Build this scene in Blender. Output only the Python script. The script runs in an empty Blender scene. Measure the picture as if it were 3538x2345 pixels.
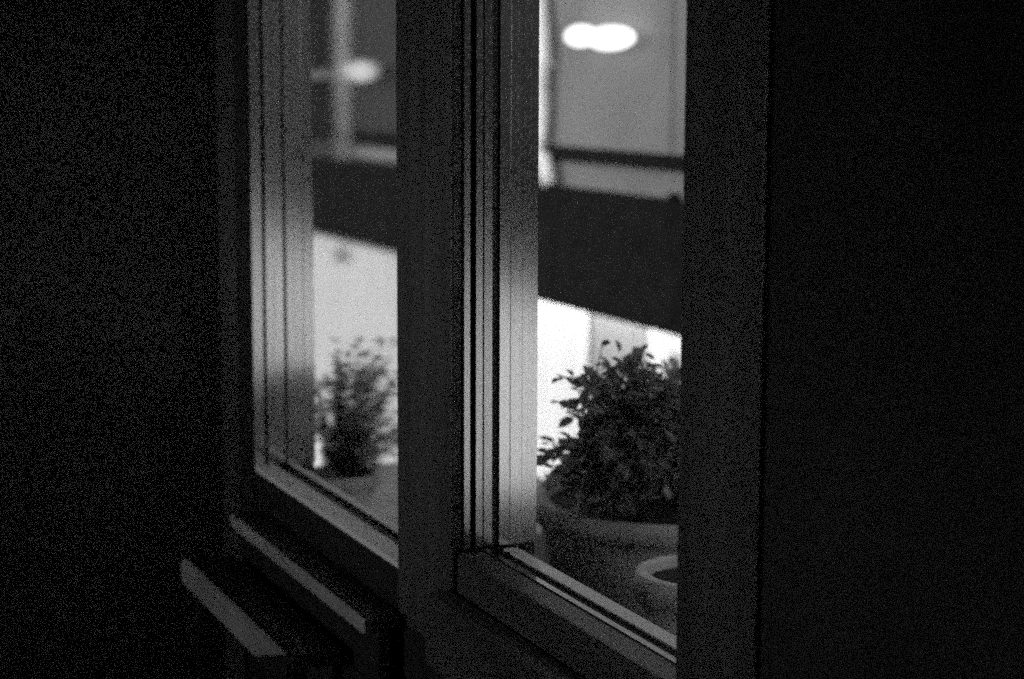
import bpy, bmesh, math, random
from mathutils import Vector, Matrix
rnd = random.Random(7)
S = bpy.context.scene
COL = S.collection

# ------------------------------------------------------------------ camera
cam_d = bpy.data.cameras.new('camera')
cam = bpy.data.objects.new('camera', cam_d)
COL.objects.link(cam)
yaw, pitch, roll = math.radians(23.6458), math.radians(-7.8054), 0.004
fw = Vector((math.sin(yaw)*math.cos(pitch), math.cos(yaw)*math.cos(pitch), math.sin(pitch)))
rt = fw.cross(Vector((0, 0, 1))).normalized()
up = rt.cross(fw)
r2 = rt*math.cos(roll) + up*math.sin(roll)
u2 = up*math.cos(roll) - rt*math.sin(roll)
cam.matrix_world = Matrix(((r2.x, u2.x, -fw.x, 0), (r2.y, u2.y, -fw.y, 0), (r2.z, u2.z, -fw.z, 1.55), (0, 0, 0, 1)))
cam_d.sensor_width = 36.0
cam_d.lens = 36.0*6500/3538
cam_d.clip_start = 0.05
cam_d.clip_end = 400
cam_d.dof.use_dof = True
cam_d.dof.focus_distance = 2.8
cam_d.dof.aperture_fstop = 2.8
cam_d.dof.aperture_blades = 7
S.camera = cam

# ------------------------------------------------------------------ night sky, moon, exposure
SKY = 0.15
w = bpy.data.worlds.new('World')
S.world = w
w.use_nodes = True
nt = w.node_tree
bg = nt.nodes['Background']
sky = nt.nodes.new('ShaderNodeTexSky')
sky.sky_type = 'NISHITA'
sky.sun_disc = False
sky.sun_elevation = math.radians(4)
sky.sun_rotation = math.radians(250)
bw = nt.nodes.new('ShaderNodeRGBToBW')
nt.links.new(sky.outputs[0], bw.inputs[0])
nt.links.new(bw.outputs[0], bg.inputs[0])
bg.inputs[1].default_value = SKY
moon_d = bpy.data.lights.new('moon', 'SUN')
moon_d.energy = 0.02
moon_d.angle = math.radians(0.5)
moon = bpy.data.objects.new('moon', moon_d)
COL.objects.link(moon)
moon.rotation_euler = (math.radians(86), 0, math.radians(250+180))
S.view_settings.view_transform = 'Standard'
S.view_settings.look = 'None'
S.view_settings.gamma = 1.0
S.view_settings.use_curve_mapping = False
S.view_settings.exposure = 2.5
cy = S.cycles
cy.use_denoising = False
cy.use_adaptive_sampling = True
cy.adaptive_threshold = 0.022
cy.adaptive_min_samples = 8
cy.max_bounces = 10
cy.diffuse_bounces = 5
cy.glossy_bounces = 5
cy.transparent_max_bounces = 12
cy.caustics_reflective = True
cy.sample_clamp_indirect = 0.25

# ------------------------------------------------------------------ materials
def mat(name, c, rough=0.6, metal=0.0, var=0.15, scale=6.0, spec=0.5, bump=0.0, bscale=40.0, stretch=(1, 1, 1), transl=0.0):
    m = bpy.data.materials.new(name)
    m.use_nodes = True
    n, l = m.node_tree.nodes, m.node_tree.links
    b = n['Principled BSDF']
    b.inputs['Roughness'].default_value = rough
    b.inputs['Metallic'].default_value = metal
    b.inputs['Specular IOR Level'].default_value = spec
    tc = n.new('ShaderNodeTexCoord')
    mp = n.new('ShaderNodeMapping')
    mp.inputs['Scale'].default_value = stretch
    l.new(tc.outputs['Object'], mp.inputs[0])
    no = n.new('ShaderNodeTexNoise')
    no.inputs['Scale'].default_value = scale
    no.inputs['Detail'].default_value = 5
    l.new(mp.outputs[0], no.inputs['Vector'])
    cr = n.new('ShaderNodeValToRGB')
    lo, hi = c*(1-var), min(1, c*(1+var))
    cr.color_ramp.elements[0].position = 0.3
    cr.color_ramp.elements[1].position = 0.7
    cr.color_ramp.elements[0].color = (lo, lo, lo, 1)
    cr.color_ramp.elements[1].color = (hi, hi, hi, 1)
    l.new(no.outputs['Fac'], cr.inputs[0])
    l.new(cr.outputs[0], b.inputs['Base Color'])
    if bump:
        n2 = n.new('ShaderNodeTexNoise')
        n2.inputs['Scale'].default_value = bscale
        n2.inputs['Detail'].default_value = 4
        l.new(mp.outputs[0], n2.inputs['Vector'])
        bp = n.new('ShaderNodeBump')
        bp.inputs['Strength'].default_value = bump
        bp.inputs['Distance'].default_value = 0.01
        l.new(n2.outputs['Fac'], bp.inputs['Height'])
        l.new(bp.outputs[0], b.inputs['Normal'])
    if transl:
        t = n.new('ShaderNodeBsdfTranslucent')
        l.new(cr.outputs[0], t.inputs[0])
        mx = n.new('ShaderNodeMixShader')
        mx.inputs[0].default_value = transl
        l.new(b.outputs[0], mx.inputs[1])
        l.new(t.outputs[0], mx.inputs[2])
        l.new(mx.outputs[0], n['Material Output'].inputs[0])
    return m

def emit(name, strength):
    m = bpy.data.materials.new(name)
    m.use_nodes = True
    n, l = m.node_tree.nodes, m.node_tree.links
    n.remove(n['Principled BSDF'])
    e = n.new('ShaderNodeEmission')
    e.inputs[1].default_value = strength
    l.new(e.outputs[0], n['Material Output'].inputs[0])
    return m

def glass(name, mist=0.0, tint=0.95, dust=0.03):
    m = bpy.data.materials.new(name)
    m.use_nodes = True
    n, l = m.node_tree.nodes, m.node_tree.links
    n.remove(n['Principled BSDF'])
    g = n.new('ShaderNodeBsdfGlossy')
    g.inputs['Roughness'].default_value = 0.02
    if mist:
        t = n.new('ShaderNodeBsdfRefraction')
        t.inputs['IOR'].default_value = 1.12
        t.inputs['Roughness'].default_value = mist
    else:
        t = n.new('ShaderNodeBsdfTransparent')
    t.inputs[0].default_value = (tint, tint, tint, 1)
    f = n.new('ShaderNodeFresnel')
    f.inputs[0].default_value = 1.45
    mx = n.new('ShaderNodeMixShader')
    ge = n.new('ShaderNodeNewGeometry')
    sub = n.new('ShaderNodeMath')
    sub.operation = 'SUBTRACT'
    sub.use_clamp = True
    l.new(f.outputs[0], sub.inputs[0])
    l.new(ge.outputs['Backfacing'], sub.inputs[1])
    l.new(sub.outputs[0], mx.inputs[0])
    l.new(t.outputs[0], mx.inputs[1])
    l.new(g.outputs[0], mx.inputs[2])
    # thin film of dust and smears, added as haze that lifts the blacks
    tc = n.new('ShaderNodeTexCoord')
    mp = n.new('ShaderNodeMapping')
    mp.inputs['Scale'].default_value = (1, 2.5, .8)
    mp.inputs['Rotation'].default_value = (.5, 0, 0)
    no = n.new('ShaderNodeTexNoise')
    no.inputs['Scale'].default_value = 7
    no.inputs['Detail'].default_value = 8
    no.inputs['Roughness'].default_value = .65
    l.new(tc.outputs['Object'], mp.inputs[0])
    l.new(mp.outputs[0], no.inputs['Vector'])
    mr = n.new('ShaderNodeMapRange')
    mr.inputs[1].default_value, mr.inputs[2].default_value = .42, .75
    mr.inputs[3].default_value, mr.inputs[4].default_value = .003, dust
    l.new(no.outputs['Fac'], mr.inputs[0])
    tl = n.new('ShaderNodeBsdfTranslucent')
    tl.inputs[0].default_value = (.8, .8, .8, 1)
    m2 = n.new('ShaderNodeMixShader')
    l.new(mr.outputs[0], m2.inputs[0])
    l.new(mx.outputs[0], m2.inputs[1])
    l.new(tl.outputs[0], m2.inputs[2])
    l.new(m2.outputs[0], n['Material Output'].inputs[0])
    return m

M = dict(
    dark_wood=mat('dark_wood', 0.048, 0.45, var=0.35, scale=3, stretch=(6, 6, .5), bump=.2),
    rail_wood=mat('rail_wood', 0.05, 0.4, var=0.35, scale=3, stretch=(6, .5, 6), bump=.2),
    grey_paint=mat('grey_paint', 0.42, 0.35, var=0.12, scale=5, bump=.08),
    streak_pale=mat('window_light_streak', 0.26, 0.5, var=0.3, scale=5, bump=.1),
    white_paint=mat('white_paint', 0.8, 0.3, var=0.06, scale=8, bump=.05),
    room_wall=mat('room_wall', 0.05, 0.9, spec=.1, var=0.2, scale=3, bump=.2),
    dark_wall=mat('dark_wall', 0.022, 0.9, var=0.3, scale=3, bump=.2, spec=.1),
    black_wood=mat('black_wood', 0.02, 0.6, spec=.2, var=0.4, scale=3, stretch=(6, .5, 6), bump=.2),
    room_ceiling=mat('room_ceiling', 0.45, 0.9, var=0.1),
    floor_wood=mat('floor_wood', 0.08, 0.4, var=0.4, scale=3, stretch=(6, .4, 1), bump=.2),
    alu=mat('satin_aluminium', 0.75, 0.16, metal=1.0, var=0.05, scale=20, stretch=(8, 8, .3)),
    alu_dull=mat('dull_aluminium', 0.5, 0.18, metal=1.0, var=0.12, scale=20, stretch=(30, 30, .2)),
    reveal=mat('reveal_metal', 0.74, 0.13, metal=1.0, var=0.2, scale=14, stretch=(40, 40, .2)),
    reveal_far=mat('worn_reveal_paint', 0.86, 0.12, metal=.85, var=0.2, scale=14, stretch=(40, 40, .2)),
    gasket=mat('black_rubber', 0.012, 0.6, var=0.2),
    render_a=mat('grey_render', 0.18, 0.9, var=0.10, scale=2.2, bump=.3, bscale=60),
    black_render=mat('black_render', 0.015, 1.0, spec=.05, var=0.2, scale=3, bump=.3),
    render_c=mat('worn_render', 0.03, 1.0, spec=.05, var=0.12, scale=2.2, bump=.3, bscale=60),
    render_b=mat('dim_render', 0.045, 1.0, spec=.1, var=0.12, scale=2.2, bump=.3, bscale=60),
    black_paint=mat('black_paint', 0.010, 0.9, var=0.3, scale=8, spec=.03),
    pipe=mat('pale_pipe', 0.88, 0.45, var=0.10, scale=9, bump=.1),
    pipe_dark=mat('dark_pipe', 0.10, 0.6, var=0.2),
    panel=mat('pale_panel', 0.78, 0.8, var=0.05, scale=3),
    panel_grey=mat('grey_panel', 0.30, 0.8, var=0.05, scale=3),
    cloth=mat('white_cloth', 0.8, 0.9, var=0.04, scale=3),
    shaded_slab=mat('shaded_slab', 0.05, 0.6, var=0.3, scale=5, bump=.3),
    pale_stone=mat('pale_stone', 0.62, 0.8, var=0.18, scale=6, bump=.3),
    asphalt=mat('asphalt', 0.05, 0.9, var=0.3, scale=30, bump=.4),
    clay=mat('clay_pot', 0.6, 0.75, var=0.2, scale=9, bump=.25),
    clay_pale=mat('pale_clay_pot', 0.78, 0.7, var=0.2, scale=12, bump=.25),
    soil=mat('soil', 0.03, 0.95, var=0.5, scale=60, bump=.8),
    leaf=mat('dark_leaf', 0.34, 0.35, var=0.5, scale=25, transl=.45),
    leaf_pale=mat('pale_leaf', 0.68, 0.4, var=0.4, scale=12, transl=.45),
    stem=mat('stem', 0.06, 0.7, var=0.3, scale=30),
    bulb=emit('lit_opal_glass', .4),
    bulb_dim=emit('lit_opal_glass_dim', .16),
    smear_glow=emit('lamp_smear_glow', .035),
    tube=emit('lit_tube', 1.0),
    tube_far=emit('lit_tube_far', 1.0),
    glass=glass('window_glass'),
    glass_mist=glass('misted_window_glass', 0.07, 0.93, .05),
)

# ------------------------------------------------------------------ mesh helpers
def box(bm, x0, x1, y0, y1, z0, z1):
    vs = [bm.verts.new((x, y, z)) for x in (x0, x1) for y in (y0, y1) for z in (z0, z1)]
    for f in ((0, 1, 3, 2), (4, 6, 7, 5), (0, 4, 5, 1), (2, 3, 7, 6), (0, 2, 6, 4), (1, 5, 7, 3)):
        bm.faces.new([vs[i] for i in f])

def tube(bm, pts, r, n=10, cap=True):
    pts = [Vector(p) for p in pts]
    rad = r if isinstance(r, (list, tuple)) else [r]*len(pts)
    rings = []
    for i, p in enumerate(pts):
        d = (pts[min(i+1, len(pts)-1)] - pts[max(i-1, 0)]).normalized()
        a = d.cross(Vector((0, 0, 1)) if abs(d.z) < .95 else Vector((1, 0, 0))).normalized()
        b = d.cross(a)
        rings.append([bm.verts.new(p + (a*math.cos(t) + b*math.sin(t))*rad[i]) for t in [2*math.pi*k/n for k in range(n)]])
    for A, B in zip(rings, rings[1:]):
        for k in range(n):
            bm.faces.new((A[k], A[(k+1) % n], B[(k+1) % n], B[k]))
    if cap:
        bm.faces.new(rings[0][::-1])
        bm.faces.new(rings[-1])

def lathe(bm, prof, n=40, wob=0.0):
    rings = []
    for r, z in prof:
        rings.append([bm.verts.new((r*(1+wob*math.sin(3*t+z*9))*math.cos(t), r*(1+wob*math.sin(3*t+z*9))*math.sin(t), z)) for t in [2*math.pi*k/n for k in range(n)]])
    for A, B in zip(rings, rings[1:]):
        for k in range(n):
            bm.faces.new((A[k], A[(k+1) % n], B[(k+1) % n], B[k]))

def obj(name, bm, m, parent=None, bevel=0.0, smooth=False):
    bmesh.ops.recalc_face_normals(bm, faces=bm.faces)
    me = bpy.data.meshes.new(name)
    bm.to_mesh(me)
    bm.free()
    me.materials.append(M[m])
    if smooth:
        for p in me.polygons:
            p.use_smooth = True
    o = bpy.data.objects.new(name, me)
    COL.objects.link(o)
    o.parent = parent
    if bevel:
        b = o.modifiers.new('bevel', 'BEVEL')
        b.width = bevel
        b.segments = 2
    return o

def bx(name, m, dims, parent=None, bevel=0.0):
    """one box-shaped piece; dims in world, moved into its parent's space"""
    bm = bmesh.new()
    o = parent.matrix_world.translation if parent else Vector((0, 0, 0))
    if parent:
        o = parent.location
        if parent.parent:
            o = o + parent.parent.location
    x0, x1, y0, y1, z0, z1 = dims
    box(bm, x0-o.x, x1-o.x, y0-o.y, y1-o.y, z0-o.z, z1-o.z)
    return obj(name, bm, m, parent, bevel)

def thing(name, label, cat, loc, group=None):
    o = bpy.data.objects.new(name, None)
    o.empty_display_size = 0.1
    COL.objects.link(o)
    o.location = loc
    o['label'] = label
    o['category'] = cat
    if group:
        o['group'] = group
    return o

def struct(name, m, dims, label=None):
    o = bx(name, m, dims)
    o['kind'] = 'structure'
    if label:
        o['label'] = label
    return o

# ------------------------------------------------------------------ ground and dark room
struct('ground', 'asphalt', (-150, 150, -150, 150, -1.95, -1.75))
struct('floor', 'floor_wood', (-3.0, 1.12, -3.2, 4.25, -0.1, 0.0))
struct('ceiling', 'room_ceiling', (-3.2, 1.40, -3.4, 4.6, 2.75, 2.9))
struct('wall_end', 'room_wall', (-3.2, 1.12, 4.25, 4.4, 0.0, 2.75))
struct('wall_back', 'room_ceiling', (-3.0, 1.12, -3.4, -3.2, 0.0, 2.75))
struct('wall_left', 'room_ceiling', (-3.2, -3.0, -3.4, 1.0, 0.0, 2.75))
struct('wall_left', 'room_ceiling', (-3.2, -3.0, 2.9, 4.25, 0.0, 2.75))
struct('wall_left_base', 'room_ceiling', (-3.2, -3.0, 1.0, 2.9, 0.0, 1.0))
struct('wall_left_head', 'room_ceiling', (-3.2, -3.0, 1.0, 2.9, 2.1, 2.75))
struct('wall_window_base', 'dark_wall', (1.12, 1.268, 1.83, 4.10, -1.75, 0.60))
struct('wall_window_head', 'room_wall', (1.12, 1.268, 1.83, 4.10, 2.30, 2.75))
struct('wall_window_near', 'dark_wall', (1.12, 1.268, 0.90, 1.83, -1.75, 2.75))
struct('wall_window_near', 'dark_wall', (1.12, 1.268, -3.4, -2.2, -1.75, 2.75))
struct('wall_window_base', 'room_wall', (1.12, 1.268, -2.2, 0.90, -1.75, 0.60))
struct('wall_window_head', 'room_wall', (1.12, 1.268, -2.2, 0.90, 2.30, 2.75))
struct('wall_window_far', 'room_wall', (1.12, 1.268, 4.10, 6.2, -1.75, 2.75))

# posts between and beside the two windows
mid = thing('window_post', 'thick dark wooden post standing between the two lit windows', 'window post', (1.24, 2.93, 0.60))
bx('post_core', 'dark_wood', (1.12, 1.268, 2.802, 3.06, 0.60, 2.30), mid, .003)
near = thing('window_post', 'broad dark wooden casing cutting off the right window on its right side', 'window post', (1.24, 1.93, 0.60))
bx('post_core', 'dark_wood', (1.124, 1.268, 1.832, 2.018, 0.60, 2.30), near, .003)
bx('casing_board', 'dark_wood', (1.112, 1.1235, 1.832, 2.022, 0.0, 2.34), near, .002)
far = thing('window_post', 'narrow dark post at the far left edge of the blurred left window', 'window post', (1.24, 4.05, 0.60))
bx('post_core', 'black_wood', (1.12, 1.268, 4.003, 4.098, 0.60, 2.30), far, .003)

# ------------------------------------------------------------------ right window (sharp)
wr = thing('window', 'right window with a clear pane, the bushy potted plant close behind its glass', 'window', (1.2, 2.41, 0.60), 'windows of the dark room')
jy = 2.80
jr = bx('jamb', 'gasket', (1.121, 1.266, jy-.004, jy, .60, 2.30), wr)
jr['label'] = 'left jamb of the right window, built up from metal strips'
for nm, m, p0, p1, d in (('jamb_lining', 'rail_wood', 1.121, 1.133, .004), ('sash_edge', 'alu_dull', 1.134, 1.146, .012), ('bead', 'alu_dull', 1.1555, 1.169, .010),
                         ('bead', 'alu_dull', 1.171, 1.187, .007), ('reveal_board', 'reveal', 1.1995, 1.2185, .006), ('reveal_board', 'reveal', 1.2187, 1.2395, .007), ('reveal_board', 'reveal', 1.2397, 1.2675, .006)):
    bm = bmesh.new()
    box(bm, p0-1.2, p1-1.2, jy-.004-d-2.41, jy-.0042-2.41, .19, 1.69)
    obj(nm, bm, m, wr, .0004 if nm == 'reveal_board' else .001)
bx('bottom_rail', 'rail_wood', (1.121, 1.178, 2.02, 2.782, .602, .786), wr, .003)
bx('gasket', 'gasket', (1.179, 1.201, 2.02, 2.782, .602, .778), wr)
bx('weather_bar', 'white_paint', (1.202, 1.230, 2.02, 2.784, .61, .786), wr, .002)
bx('rail_trim', 'alu_dull', (1.166, 1.177, 2.02, 2.782, .7863, .7885), wr)
bx('apron_board', 'rail_wood', (1.07, 1.1195, 2.03, 2.80, .60, .722), wr, .006)
bx('top_rail', 'rail_wood', (1.14, 1.25, 2.02, 2.78, 2.2, 2.298), wr)
bx('pane', 'glass', (1.193, 1.198, 2.022, 2.780, .7785, 2.20), wr)

# ------------------------------------------------------------------ left window (blurred, misted)
wl = thing('window', 'left window with a misted pane, farther along the wall past the post', 'window', (1.2, 3.53, 0.60), 'windows of the dark room')
jl = 4.0
bx('jamb', 'gasket', (1.121, 1.266, jl-.004, jl, .60, 2.30), wl)
for nm, m, p0, p1, d in (('sash_edge', 'alu', 1.1215, 1.147, .012), ('bead', 'reveal_far', 1.154, 1.172, .008), ('bead', 'reveal_far', 1.1722, 1.1955, .007),
                         ('reveal_board', 'reveal_far', 1.2025, 1.2215, .006), ('reveal_board', 'reveal_far', 1.2217, 1.2435, .005), ('reveal_board', 'reveal_far', 1.2437, 1.2675, .006)):
    bm = bmesh.new()
    box(bm, p0-1.2, p1-1.2, jl-.004-d-3.53, jl-.0042-3.53, .10, 1.69)
    obj(nm, bm, m, wl, .0004 if nm != 'sash_edge' else .001)
bx('bottom_rail', 'black_wood', (1.122, 1.170, 3.061, 3.983, .602, .690), wl, .003)
bx('lit_rail_top', 'white_paint', (1.1225, 1.170, 3.061, 3.983, .6905, .702), wl, .002)  # pale cap puts the rail's lit top into its colour
bx('gasket', 'gasket', (1.171, 1.196, 3.061, 3.983, .602, .694), wl)
bx('weather_bar', 'white_paint', (1.203, 1.222, 3.061, 3.983, .61, .702), wl, .002)
bx('top_rail', 'rail_wood', (1.14, 1.25, 3.061, 3.98, 2.2, 2.298), wl)
bx('pane', 'glass_mist', (1.197, 1.202, 3.062, 3.981, .6945, 2.20), wl)

# ------------------------------------------------------------------ unseen window added beside the viewer to let light in
fill_side = thing('window', 'unseen wide window added beside the viewer to light the room', 'window', (1.2, -.65, .60), 'windows of the dark room')
bx('bottom_rail', 'rail_wood', (1.14, 1.25, -2.198, .898, .602, .70), fill_side)
bx('top_rail', 'rail_wood', (1.14, 1.25, -2.198, .898, 2.2, 2.298), fill_side)
for yy in (-2.198, -.70, .84):
    bx('fill_frame_post', 'rail_wood', (1.14, 1.25, yy, yy+.058, .7005, 2.1995), fill_side)
bx('pane', 'glass', (1.193, 1.198, -2.138, -.702, .7015, 2.198), fill_side)
bx('pane', 'glass', (1.193, 1.198, -.640, .838, .7015, 2.198), fill_side)

fill_left = thing('window', 'unseen two-paned window added across the dark room to light it', 'window', (-3.1, 1.95, 1.0))  # out of view, added as fill for the room-side faces
bx('bottom_rail', 'rail_wood', (-3.13, -3.05, 1.002, 2.898, 1.002, 1.06), fill_left)
bx('top_rail', 'rail_wood', (-3.13, -3.05, 1.002, 2.898, 2.04, 2.098), fill_left)
for yy in (1.002, 1.92, 2.84):
    bx('fill_frame_post', 'rail_wood', (-3.13, -3.05, yy, yy+.058, 1.0605, 2.0395), fill_left)
bx('pane', 'glass', (-3.095, -3.09, 1.062, 1.918, 1.062, 2.038), fill_left)
bx('pane', 'glass', (-3.095, -3.09, 1.98, 2.838, 1.062, 2.038), fill_left)

# ------------------------------------------------------------------ low furniture added under the left window to carry two painted light streaks
rc = thing('added_radiator_cover', 'dark radiator cover added under the left window, a streak of window light put in as its pale edge', 'radiator cover', (1.085, 3.46, 0))
bx('added_shelf', 'black_wood', (1.053, 1.119, 3.012, 3.912, .600, .618), rc, .002)
bx('streak_strip', 'streak_pale', (1.044, 1.0525, 3.03, 3.914, .588, .617), rc, .004)  # pale colour stands for a streak of window light
bx('added_front_panel', 'black_wood', (1.07, 1.09, 3.02, 3.90, 0, .598), rc)
bn = thing('bench', 'low dark bench added before the radiator cover whose pale rail stands for a streak of window light', 'bench', (.9, 3.5, 0))
bx('added_seat_board', 'black_wood', (.952, 1.045, 3.15, 3.90, .50, .528), bn, .003)
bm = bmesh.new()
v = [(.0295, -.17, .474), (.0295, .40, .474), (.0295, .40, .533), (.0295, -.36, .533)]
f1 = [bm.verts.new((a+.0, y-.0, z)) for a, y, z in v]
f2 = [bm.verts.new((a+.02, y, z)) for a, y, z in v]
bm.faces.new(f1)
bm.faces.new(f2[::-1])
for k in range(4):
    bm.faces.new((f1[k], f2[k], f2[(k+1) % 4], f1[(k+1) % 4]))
obj('streak_rail', bm, 'streak_pale', bn, .010)  # pale rail cut to the shape of a light streak
for yy in (3.20, 3.84):
    bx('added_leg', 'black_wood', (.955, .995, yy, yy+.04, 0, .499), bn)

# ------------------------------------------------------------------ ledge outside (flat roof of a low annexe)
an = thing('annexe', 'low annexe with a flat slab roof outside the windows, potted plants standing on it', 'annexe', (1.8, 3.8, -1.75))
bx('wall', 'render_b', (1.271, 2.18, 0.8, 5.25, -1.75, .34), an)
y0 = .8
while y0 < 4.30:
    bx('roof_slab', 'shaded_slab', (1.273, 2.25, y0+.004, y0+.696, .345, .398+.002*((rnd.random() if y0 > 2.15 else .7)-.5)), an, .005)  # near slabs dark: shade on the ledge put into their colour
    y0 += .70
bx('roof_slab', 'pale_stone', (1.273, 2.25, 4.304, 4.80, .345, .400), an, .006)
bx('roof_slab', 'pale_stone', (1.273, 2.25, 4.804, 5.30, .345, .401), an, .006)

# ------------------------------------------------------------------ pots and plants
def pot(label, loc, prof, m, group, lip):
    t = thing('flower_pot', label, 'flower pot', loc, group)
    bm = bmesh.new()
    lathe(bm, prof, 48, .004)
    obj('pot_body', bm, m, t, smooth=True)
    bm = bmesh.new()
    R, H, th, hh = lip
    lathe(bm, [(R-th, H-hh), (R, H-hh), (R+.002, H-hh*.5), (R-.003, H-.002), (R-th*.5, H+.001), (R-th+.002, H-.003), (R-th, H-hh)], 48, .004)
    obj('rim', bm, m, t, smooth=True)
    bm = bmesh.new()
    lathe(bm, [(0.001, H-.010), (R*.5, H-.012), (R-th-.001, H-.018)], 32)
    obj('soil', bm, 'soil', t)
    return t

pot('wide round clay pot at the back right, holding the bushy plant', (1.87, 3.42, .40),
    [(.001, .001), (.20, .001), (.215, .01), (.27, .16), (.283, .245), (.27, .245), (.25, .16), (.20, .02)], 'clay', 'pots outside the right window', (.30, .29, .035, .045))
pot('small pale clay pot with a thick rim in front, close to the right post', (1.585, 2.785, .40),
    [(.001, .001), (.080, .001), (.085, .008), (.112, .262), (.104, .262), (.08, .02)], 'clay_pale', 'pots outside the right window', (.121, .31, .026, .05))
pot('pale square-shouldered pot behind the misted left window', (1.56, 4.70, .40),
    [(.001, .001), (.075, .001), (.08, .006), (.10, .085), (.09, .085), (.075, .02)], 'clay_pale', None, (.105, .115, .014, .03))

def leaf_mesh(name, m, L=.02, W=.012):
    bm = bmesh.new()
    P = [(0, 0, 0), (L*.3, W*.45, .0012), (L*.7, W*.42, .001), (L, 0, -.002), (L*.7, -W*.42, .001), (L*.3, -W*.45, .0012), (L*.5, 0, -.0012)]
    vs = [bm.verts.new(p) for p in P]
    for k in range(6):
        bm.faces.new((vs[6], vs[k], vs[(k+1) % 6]))
    me = bpy.data.meshes.new(name)
    bm.to_mesh(me)
    bm.free()
    me.materials.append(M[m])
    return me

def rot_to(d, spin):
    d = d.normalized()
    return d.to_track_quat('X', 'Z').to_matrix().to_4x4() @ Matrix.Rotation(spin, 4, 'X')

def plant(label, base, lobes, n_stem, per, n_single, m='leaf', extra=(), name='pot_plant', big=1.0, pale=None):
    base = Vector(base)
    t = thing(name, label, 'plant', base)
    st = bmesh.new()
    fol = {}
    singles = []
    def put(mname, mx):
        singles.append((mname, mx))
    for c, rad, share in lobes:
        c = Vector(c)
        for i in range(int(n_stem*share)):
            d = Vector((rnd.gauss(0, 1), rnd.gauss(0, 1), rnd.gauss(0, 1))).normalized()
            rr = .55 + .45*rnd.random()**.5
            tip = c + Vector((d.x*rad[0], d.y*rad[1], d.z*rad[2]))*rr
            st0 = base + Vector((rnd.uniform(-.05, .05), rnd.uniform(-.05, .05), 0))
            midp = st0.lerp(tip, .55) + Vector((rnd.uniform(-.02, .02), rnd.uniform(-.02, .02), .05))
            pts = [st0*(1-u)**2 + midp*2*u*(1-u) + tip*u*u for u in (0, .25, .5, .75, 1)]
            tube(st, [p-base for p in pts], [.0022, .002, .0016, .0012, .0008], 4, False)
            for k in range(per):
                u = .45 + .57*(k+rnd.random())/per
                p = st0*(1-u)**2 + midp*2*u*(1-u) + tip*u*u
                dd = (tip-midp).normalized()*.5 + Vector((rnd.gauss(0, .7), rnd.gauss(0, .7), rnd.gauss(-.15, .6)))
                s = rnd.uniform(.65, 1.35)*big
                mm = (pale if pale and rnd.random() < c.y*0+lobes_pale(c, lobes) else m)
                put(mm, Matrix.Translation(p + dd.normalized()*.006 - base) @ rot_to(dd, rnd.uniform(-1, 1)) @ Matrix.Scale(s, 4))
    for p0, p1, lv in extra:
        p0, p1 = Vector(p0), Vector(p1)
        tube(st, [p0-base, p0.lerp(p1, .5)+Vector((0, 0, .006))-base, p1-base], [.0016, .0013, .0009], 5, False)
        for q, s in lv:
            q = p0.lerp(p1, q)
            dd = (p1-p0).normalized() + Vector((rnd.gauss(0, .25), rnd.gauss(0, .25), rnd.gauss(-.1, .25)))
            singles.insert(0, (m, Matrix.Translation(q-base) @ rot_to(dd, rnd.uniform(-.6, .6)) @ Matrix.Scale(s, 4)))
    obj('stems', st, 'stem', t)
    n_ex = sum(len(e[2]) for e in extra)
    # nearest leaves are parts of their own
    cl = Vector((0, 0, 1.55))
    order = list(range(n_ex)) + sorted(range(n_ex, len(singles)), key=lambda i: (base + singles[i][1].translation - cl).length)
    mesh = {k: leaf_mesh('leaf', k) for k in {s[0] for s in singles}}
    for i in order[:n_single]:
        o = bpy.data.objects.new('leaf', mesh[singles[i][0]])
        COL.objects.link(o)
        o.parent = t
        o.matrix_local = singles[i][1]
    bms = {}
    for i in order[n_single:]:
        k, mx = singles[i]
        b = bms.setdefault(k, bmesh.new())
        vs = [b.verts.new(mx @ v.co) for v in mesh[k].vertices]
        for p in mesh[k].polygons:
            b.faces.new([vs[j] for j in p.vertices])
    for k, b in bms.items():
        o = obj('foliage', b, k, t)
        o['kind'] = 'stuff'
    return t

def lobes_pale(c, lobes):
    for cc, rad, sh in lobes:
        if (Vector(cc)-c).length < 1e-6:
            return PALE.get(lobes.index((cc, rad, sh)), 0)
    return 0

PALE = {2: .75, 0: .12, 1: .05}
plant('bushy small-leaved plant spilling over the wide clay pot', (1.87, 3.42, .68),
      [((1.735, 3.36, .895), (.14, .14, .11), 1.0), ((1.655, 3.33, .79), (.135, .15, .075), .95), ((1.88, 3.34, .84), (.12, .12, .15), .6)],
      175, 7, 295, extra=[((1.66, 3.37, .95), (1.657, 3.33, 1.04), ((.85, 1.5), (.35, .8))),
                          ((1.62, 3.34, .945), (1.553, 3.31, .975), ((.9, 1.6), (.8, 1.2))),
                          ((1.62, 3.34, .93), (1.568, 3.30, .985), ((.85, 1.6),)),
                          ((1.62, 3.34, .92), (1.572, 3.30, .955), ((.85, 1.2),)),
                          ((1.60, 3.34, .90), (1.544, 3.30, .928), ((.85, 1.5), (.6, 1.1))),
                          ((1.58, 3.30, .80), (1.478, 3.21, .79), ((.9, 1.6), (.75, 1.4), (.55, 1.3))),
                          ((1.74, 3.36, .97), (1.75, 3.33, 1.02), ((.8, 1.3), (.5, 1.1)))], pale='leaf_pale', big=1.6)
PALE = {1: 1, 0: .9}
plant('tall thin-stemmed plant seen as a soft dark shape through the misted left pane', (1.56, 4.70, .50),
      [((1.572, 4.70, .70), (.10, .10, .18), 1.0), ((1.69, 4.74, .67), (.07, .07, .21), .8)],
      70, 9, 60, big=1.2, pale='leaf_pale')

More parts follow.
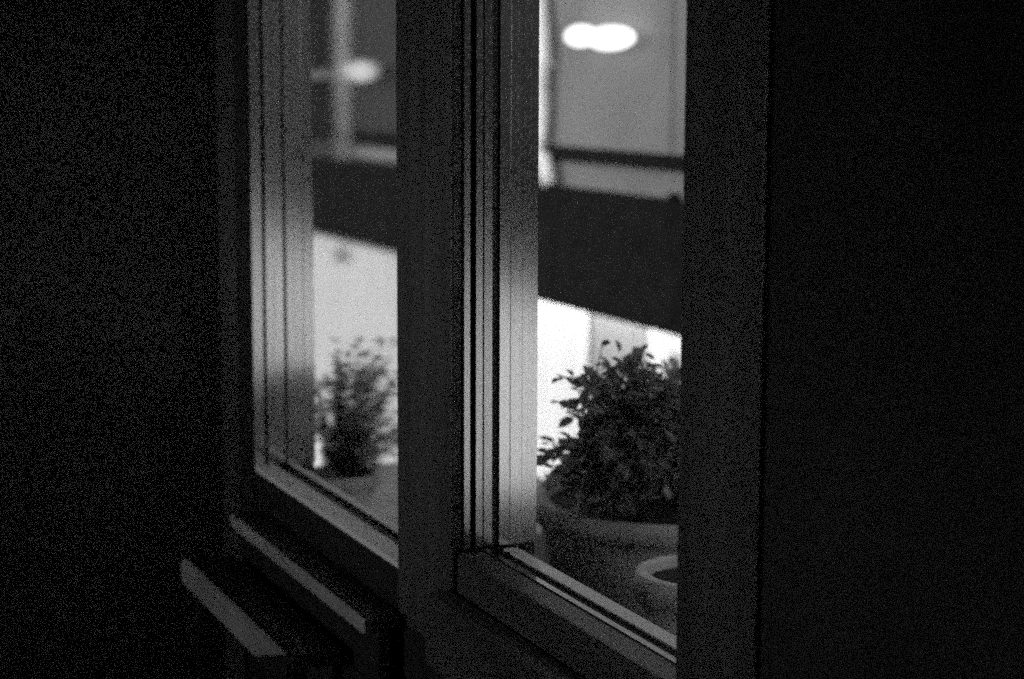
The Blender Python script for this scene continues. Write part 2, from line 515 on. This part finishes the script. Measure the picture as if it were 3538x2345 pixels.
# ------------------------------------------------------------------ houses across the alley
def house(label, y0, y1, o0, o1, wallm, panels, tube_m, watt, low, top=4.4, fasc=.43, base=-1.30):
    t = thing('house', label, 'house', (4.5, (y0+y1)/2, -1.75), 'houses across the alley')
    bx('wall', wallm, (4.05, 9.0, y0, y1, 1.031, top), t)
    bx('string_course', 'black_paint', (4.0, 4.049, y0, y1, 1.160, 1.230), t, .006)
    bx('fascia', 'black_paint', (4.0, 4.05, y0, y1, fasc, 1.030), t, .006)
    bx('shop_ceiling', 'panel', (4.0501, 4.70, y0, y1, .60, .66), t)
    bx('side_wall', wallm, (4.02, 9.0, y0, o0, -1.75, fasc-.003), t)
    bx('side_wall', wallm, (4.02, 9.0, o1, y1, -1.75, fasc-.003), t)
    bx('stall_riser', 'black_paint', (4.02, 4.12, o0+.002, o1-.002, -1.75, base), t)
    bx('shop_floor', 'panel', (4.121, 4.70, o0+.002, o1-.002, base-.055, base-.05), t)
    for a, b, m, d in panels:
        if m == 'cloth':
            bm = bmesh.new()
            n = int((b-a)/.016)
            ph = rnd.random()*6
            cols = []
            for k in range(n+1):
                y = a + (b-a)*k/n
                xx = 4.315 + .022*math.sin(y*41+ph+1.3*math.sin(y*3.1)) + .010*math.sin(y*17.3+ph)
                cols.append([bm.verts.new((xx-4.5+.004*math.sin(y*9+zz*3), y-(y0+y1)/2, zz+1.75)) for zz in (.59, .1, -.4, -.9, base-.04)])
            for A, B2 in zip(cols, cols[1:]):
                for q in range(4):
                    bm.faces.new((A[q], A[q+1], B2[q+1], B2[q]))
            obj('curtain', bm, 'cloth', t, smooth=True)
            bx('back_panel', 'panel', (4.352, 4.40, a, b, base-.045, .598), t)
            continue
        bx('display_panel', m, (4.35-d, 4.40, a, b, base-.045, .598), t)
    for a, b in ((o0+.15, (o0+o1)/2-.1), ((o0+o1)/2+.1, o1-.15)):
        bm = bmesh.new()
        tube(bm, [(4.20-4.5, a-(y0+y1)/2, .54+1.75), (4.20-4.5, b-(y0+y1)/2, .54+1.75)], .016, 10)
        tl = obj('tube_lamp', bm, tube_m, t)
        for z, wt, flip in ((.515, watt, 1), (base+.01, low, -1)):  # upward light from below is added to even out the panels
            ld = bpy.data.lights.new('tube_light', 'AREA')
            ld.shape = 'RECTANGLE'
            ld.size, ld.size_y = b-a, .06
            ld.energy = wt*(b-a)
            lo = bpy.data.objects.new('tube_light', ld)
            COL.objects.link(lo)
            lo.parent = t
            lo.location = (4.19-4.5, (a+b)/2-(y0+y1)/2, z+1.75)
            lo.rotation_euler = (Matrix(((0, -.7071, -.7071), (1, 0, 0), (0, -.7071, .7071))) if flip > 0 else Matrix(((0, .7071, -.7071), (1, 0, 0), (0, -.7071, -.7071)))).to_euler()
        bm = bmesh.new()
        tube(bm, [(4.20-4.5, a-(y0+y1)/2, base-.02+1.75), (4.20-4.5, b-(y0+y1)/2, base-.02+1.75)], .016, 10)
        obj('tube_lamp', bm, tube_m, t)  # unseen lower tube, added along with the upward fill light
    return t

hA = house('grey rendered house with a brightly lit shop window, seen through the right pane', 4.2, 10.4, 6.0, 10.0, 'render_a',
           ((6.0, 8.24, 'panel', 0), (8.242, 8.88, 'panel_grey', .004), (8.882, 9.99, 'cloth', .03)), 'tube', .95, .7)
bx('cable', 'pipe_dark', (4.043, 4.0495, 7.467, 7.473, 1.24, 4.3), hA)
bx('bracket', 'black_paint', (4.005, 4.04, 7.36, 7.43, 1.0305, 1.06), hA, .01)
hB = house('darker house with a lit shop window, seen blurred through the left pane', 10.41, 18.0, 10.8, 16.5, 'render_b',
           ((10.8, 16.45, 'panel', 0),), 'tube_far', .75, .6, fasc=.49)
house('grey house behind the viewer, its lit shop window mirrored in the window jambs', -14.0, 4.19, -11.0, 1.5, 'render_c',
      ((-11.0, 1.5, 'cloth', 0),), 'tube', 9.0, 8.0, base=-1.69)

bx('wall_cladding', 'black_render', (4.030, 4.0495, 11.97, 18.0, 1.2305, 4.35), hB)['label'] = 'black cladding beyond the downpipe'

bx('ledge_strip', 'render_a', (4.02, 4.0495, 10.45, 11.78, 1.055, 1.125), hB, .004)

def downpipe(label, pts, r):
    t = thing('downpipe', label, 'downpipe', pts[0], 'downpipes on the facade')
    o = Vector(pts[0])
    bm = bmesh.new()
    tube(bm, [Vector(p)-o for p in pts], r, 14)
    obj('pipe', bm, 'pipe', t, smooth=True)
    for z in (1.62, 2.6):
        bx('pipe_clamp', 'pipe', (4.0-r*1.15, 4.049, pts[-1][1]-r*1.25, pts[-1][1]+r*1.25, z, z+.025), t, .004)
    return t
downpipe('slightly crooked pale downpipe on the grey house, left of the long wall lamp',
         [(3.98, 8.625, 1.035), (3.98, 8.655, 1.10), (3.98, 8.685, 1.165), (3.98, 8.740, 1.19), (3.98, 8.745, 1.30), (3.985, 8.730, 1.42), (3.98, 8.735, 1.55), (3.978, 8.700, 1.68), (3.98, 8.725, 1.80), (3.98, 8.755, 1.95), (3.98, 8.745, 4.3)], .04)
downpipe('straight pale downpipe on the darker house, left of the round wall lamp',
         [(3.98, 11.84, 1.04), (3.98, 11.85, 1.6), (3.98, 11.84, 4.3)], .03)

# wall lamps
def ellipsoid(bm, c, r, n=20):
    bmesh.ops.create_uvsphere(bm, u_segments=n, v_segments=n//2, radius=1.0, matrix=Matrix.Translation(c) @ Matrix.Diagonal((*r, 1)))
t = thing('wall_lamp', 'lit wall lamp with a short and a long opal shade, white against the grey house', 'wall lamp', (4.05, 8.05, 1.76), 'lit wall lamps')
bm = bmesh.new(); ellipsoid(bm, (-.10, -.150, -.008), (.05, .235, .056)); obj('shade', bm, 'bulb', t, smooth=True)
bm = bmesh.new(); ellipsoid(bm, (-.10, .165, .008), (.05, .150, .052)); obj('shade', bm, 'bulb', t, smooth=True)
bx('bracket', 'grey_paint', (4.0, 4.049, 7.98, 8.12, 1.745, 1.775), t, .004)
t = thing('wall_lamp', 'dim round glass wall lamp on the darker house seen through the left pane', 'wall lamp', (4.05, 11.25, 1.61), 'lit wall lamps')
bm = bmesh.new(); ellipsoid(bm, (-.16, 0, 0), (.06, .22, .065)); obj('shade', bm, 'bulb_dim', t, smooth=True)
bx('bracket', 'black_paint', (3.95, 4.049, 11.22, 11.28, 1.60, 1.62), t, .004)
t = thing('wall_lamp', 'faint funnel-shaped glow added for the smeared reflection of the round lamp', 'wall lamp', (4.05, 12.5, 1.585), 'lit wall lamps')
bm = bmesh.new(); tube(bm, [(-.10, -.42, .01), (-.10, .15, 0), (-.10, .30, -.015), (-.10, .36, -.02)], [.035, .03, .035, .06], 12); obj('shade', bm, 'smear_glow', t, smooth=True)  # glowing shape stands in for the round lamp's smeared reflection
bx('bracket', 'black_paint', (3.98, 4.049, 12.45, 12.55, 1.57, 1.60), t, .004)  # part of the added smear glow
# hanging things below the fascias
t = thing('hanging_sign', 'small dark sign hanging under the fascia of the darker house', 'sign', (3.95, 11.78, .49))
bx('board', 'black_paint', (3.93, 3.95, 11.70, 11.88, .36, .45), t, .01)
bx('hanger', 'black_paint', (3.935, 3.945, 11.77, 11.79, .451, .60), t)
t = thing('paper_lantern', 'round grey paper lantern hanging inside the bright shop window', 'lantern', (4.2, 7.60, .22))
bm = bmesh.new(); ellipsoid(bm, (0, 0, 0), (.10, .10, .10)); obj('lantern_shade', bm, 'panel_grey', t, smooth=True)
bx('cord', 'black_paint', (4.198, 4.202, 7.598, 7.602, .32, .599), t)
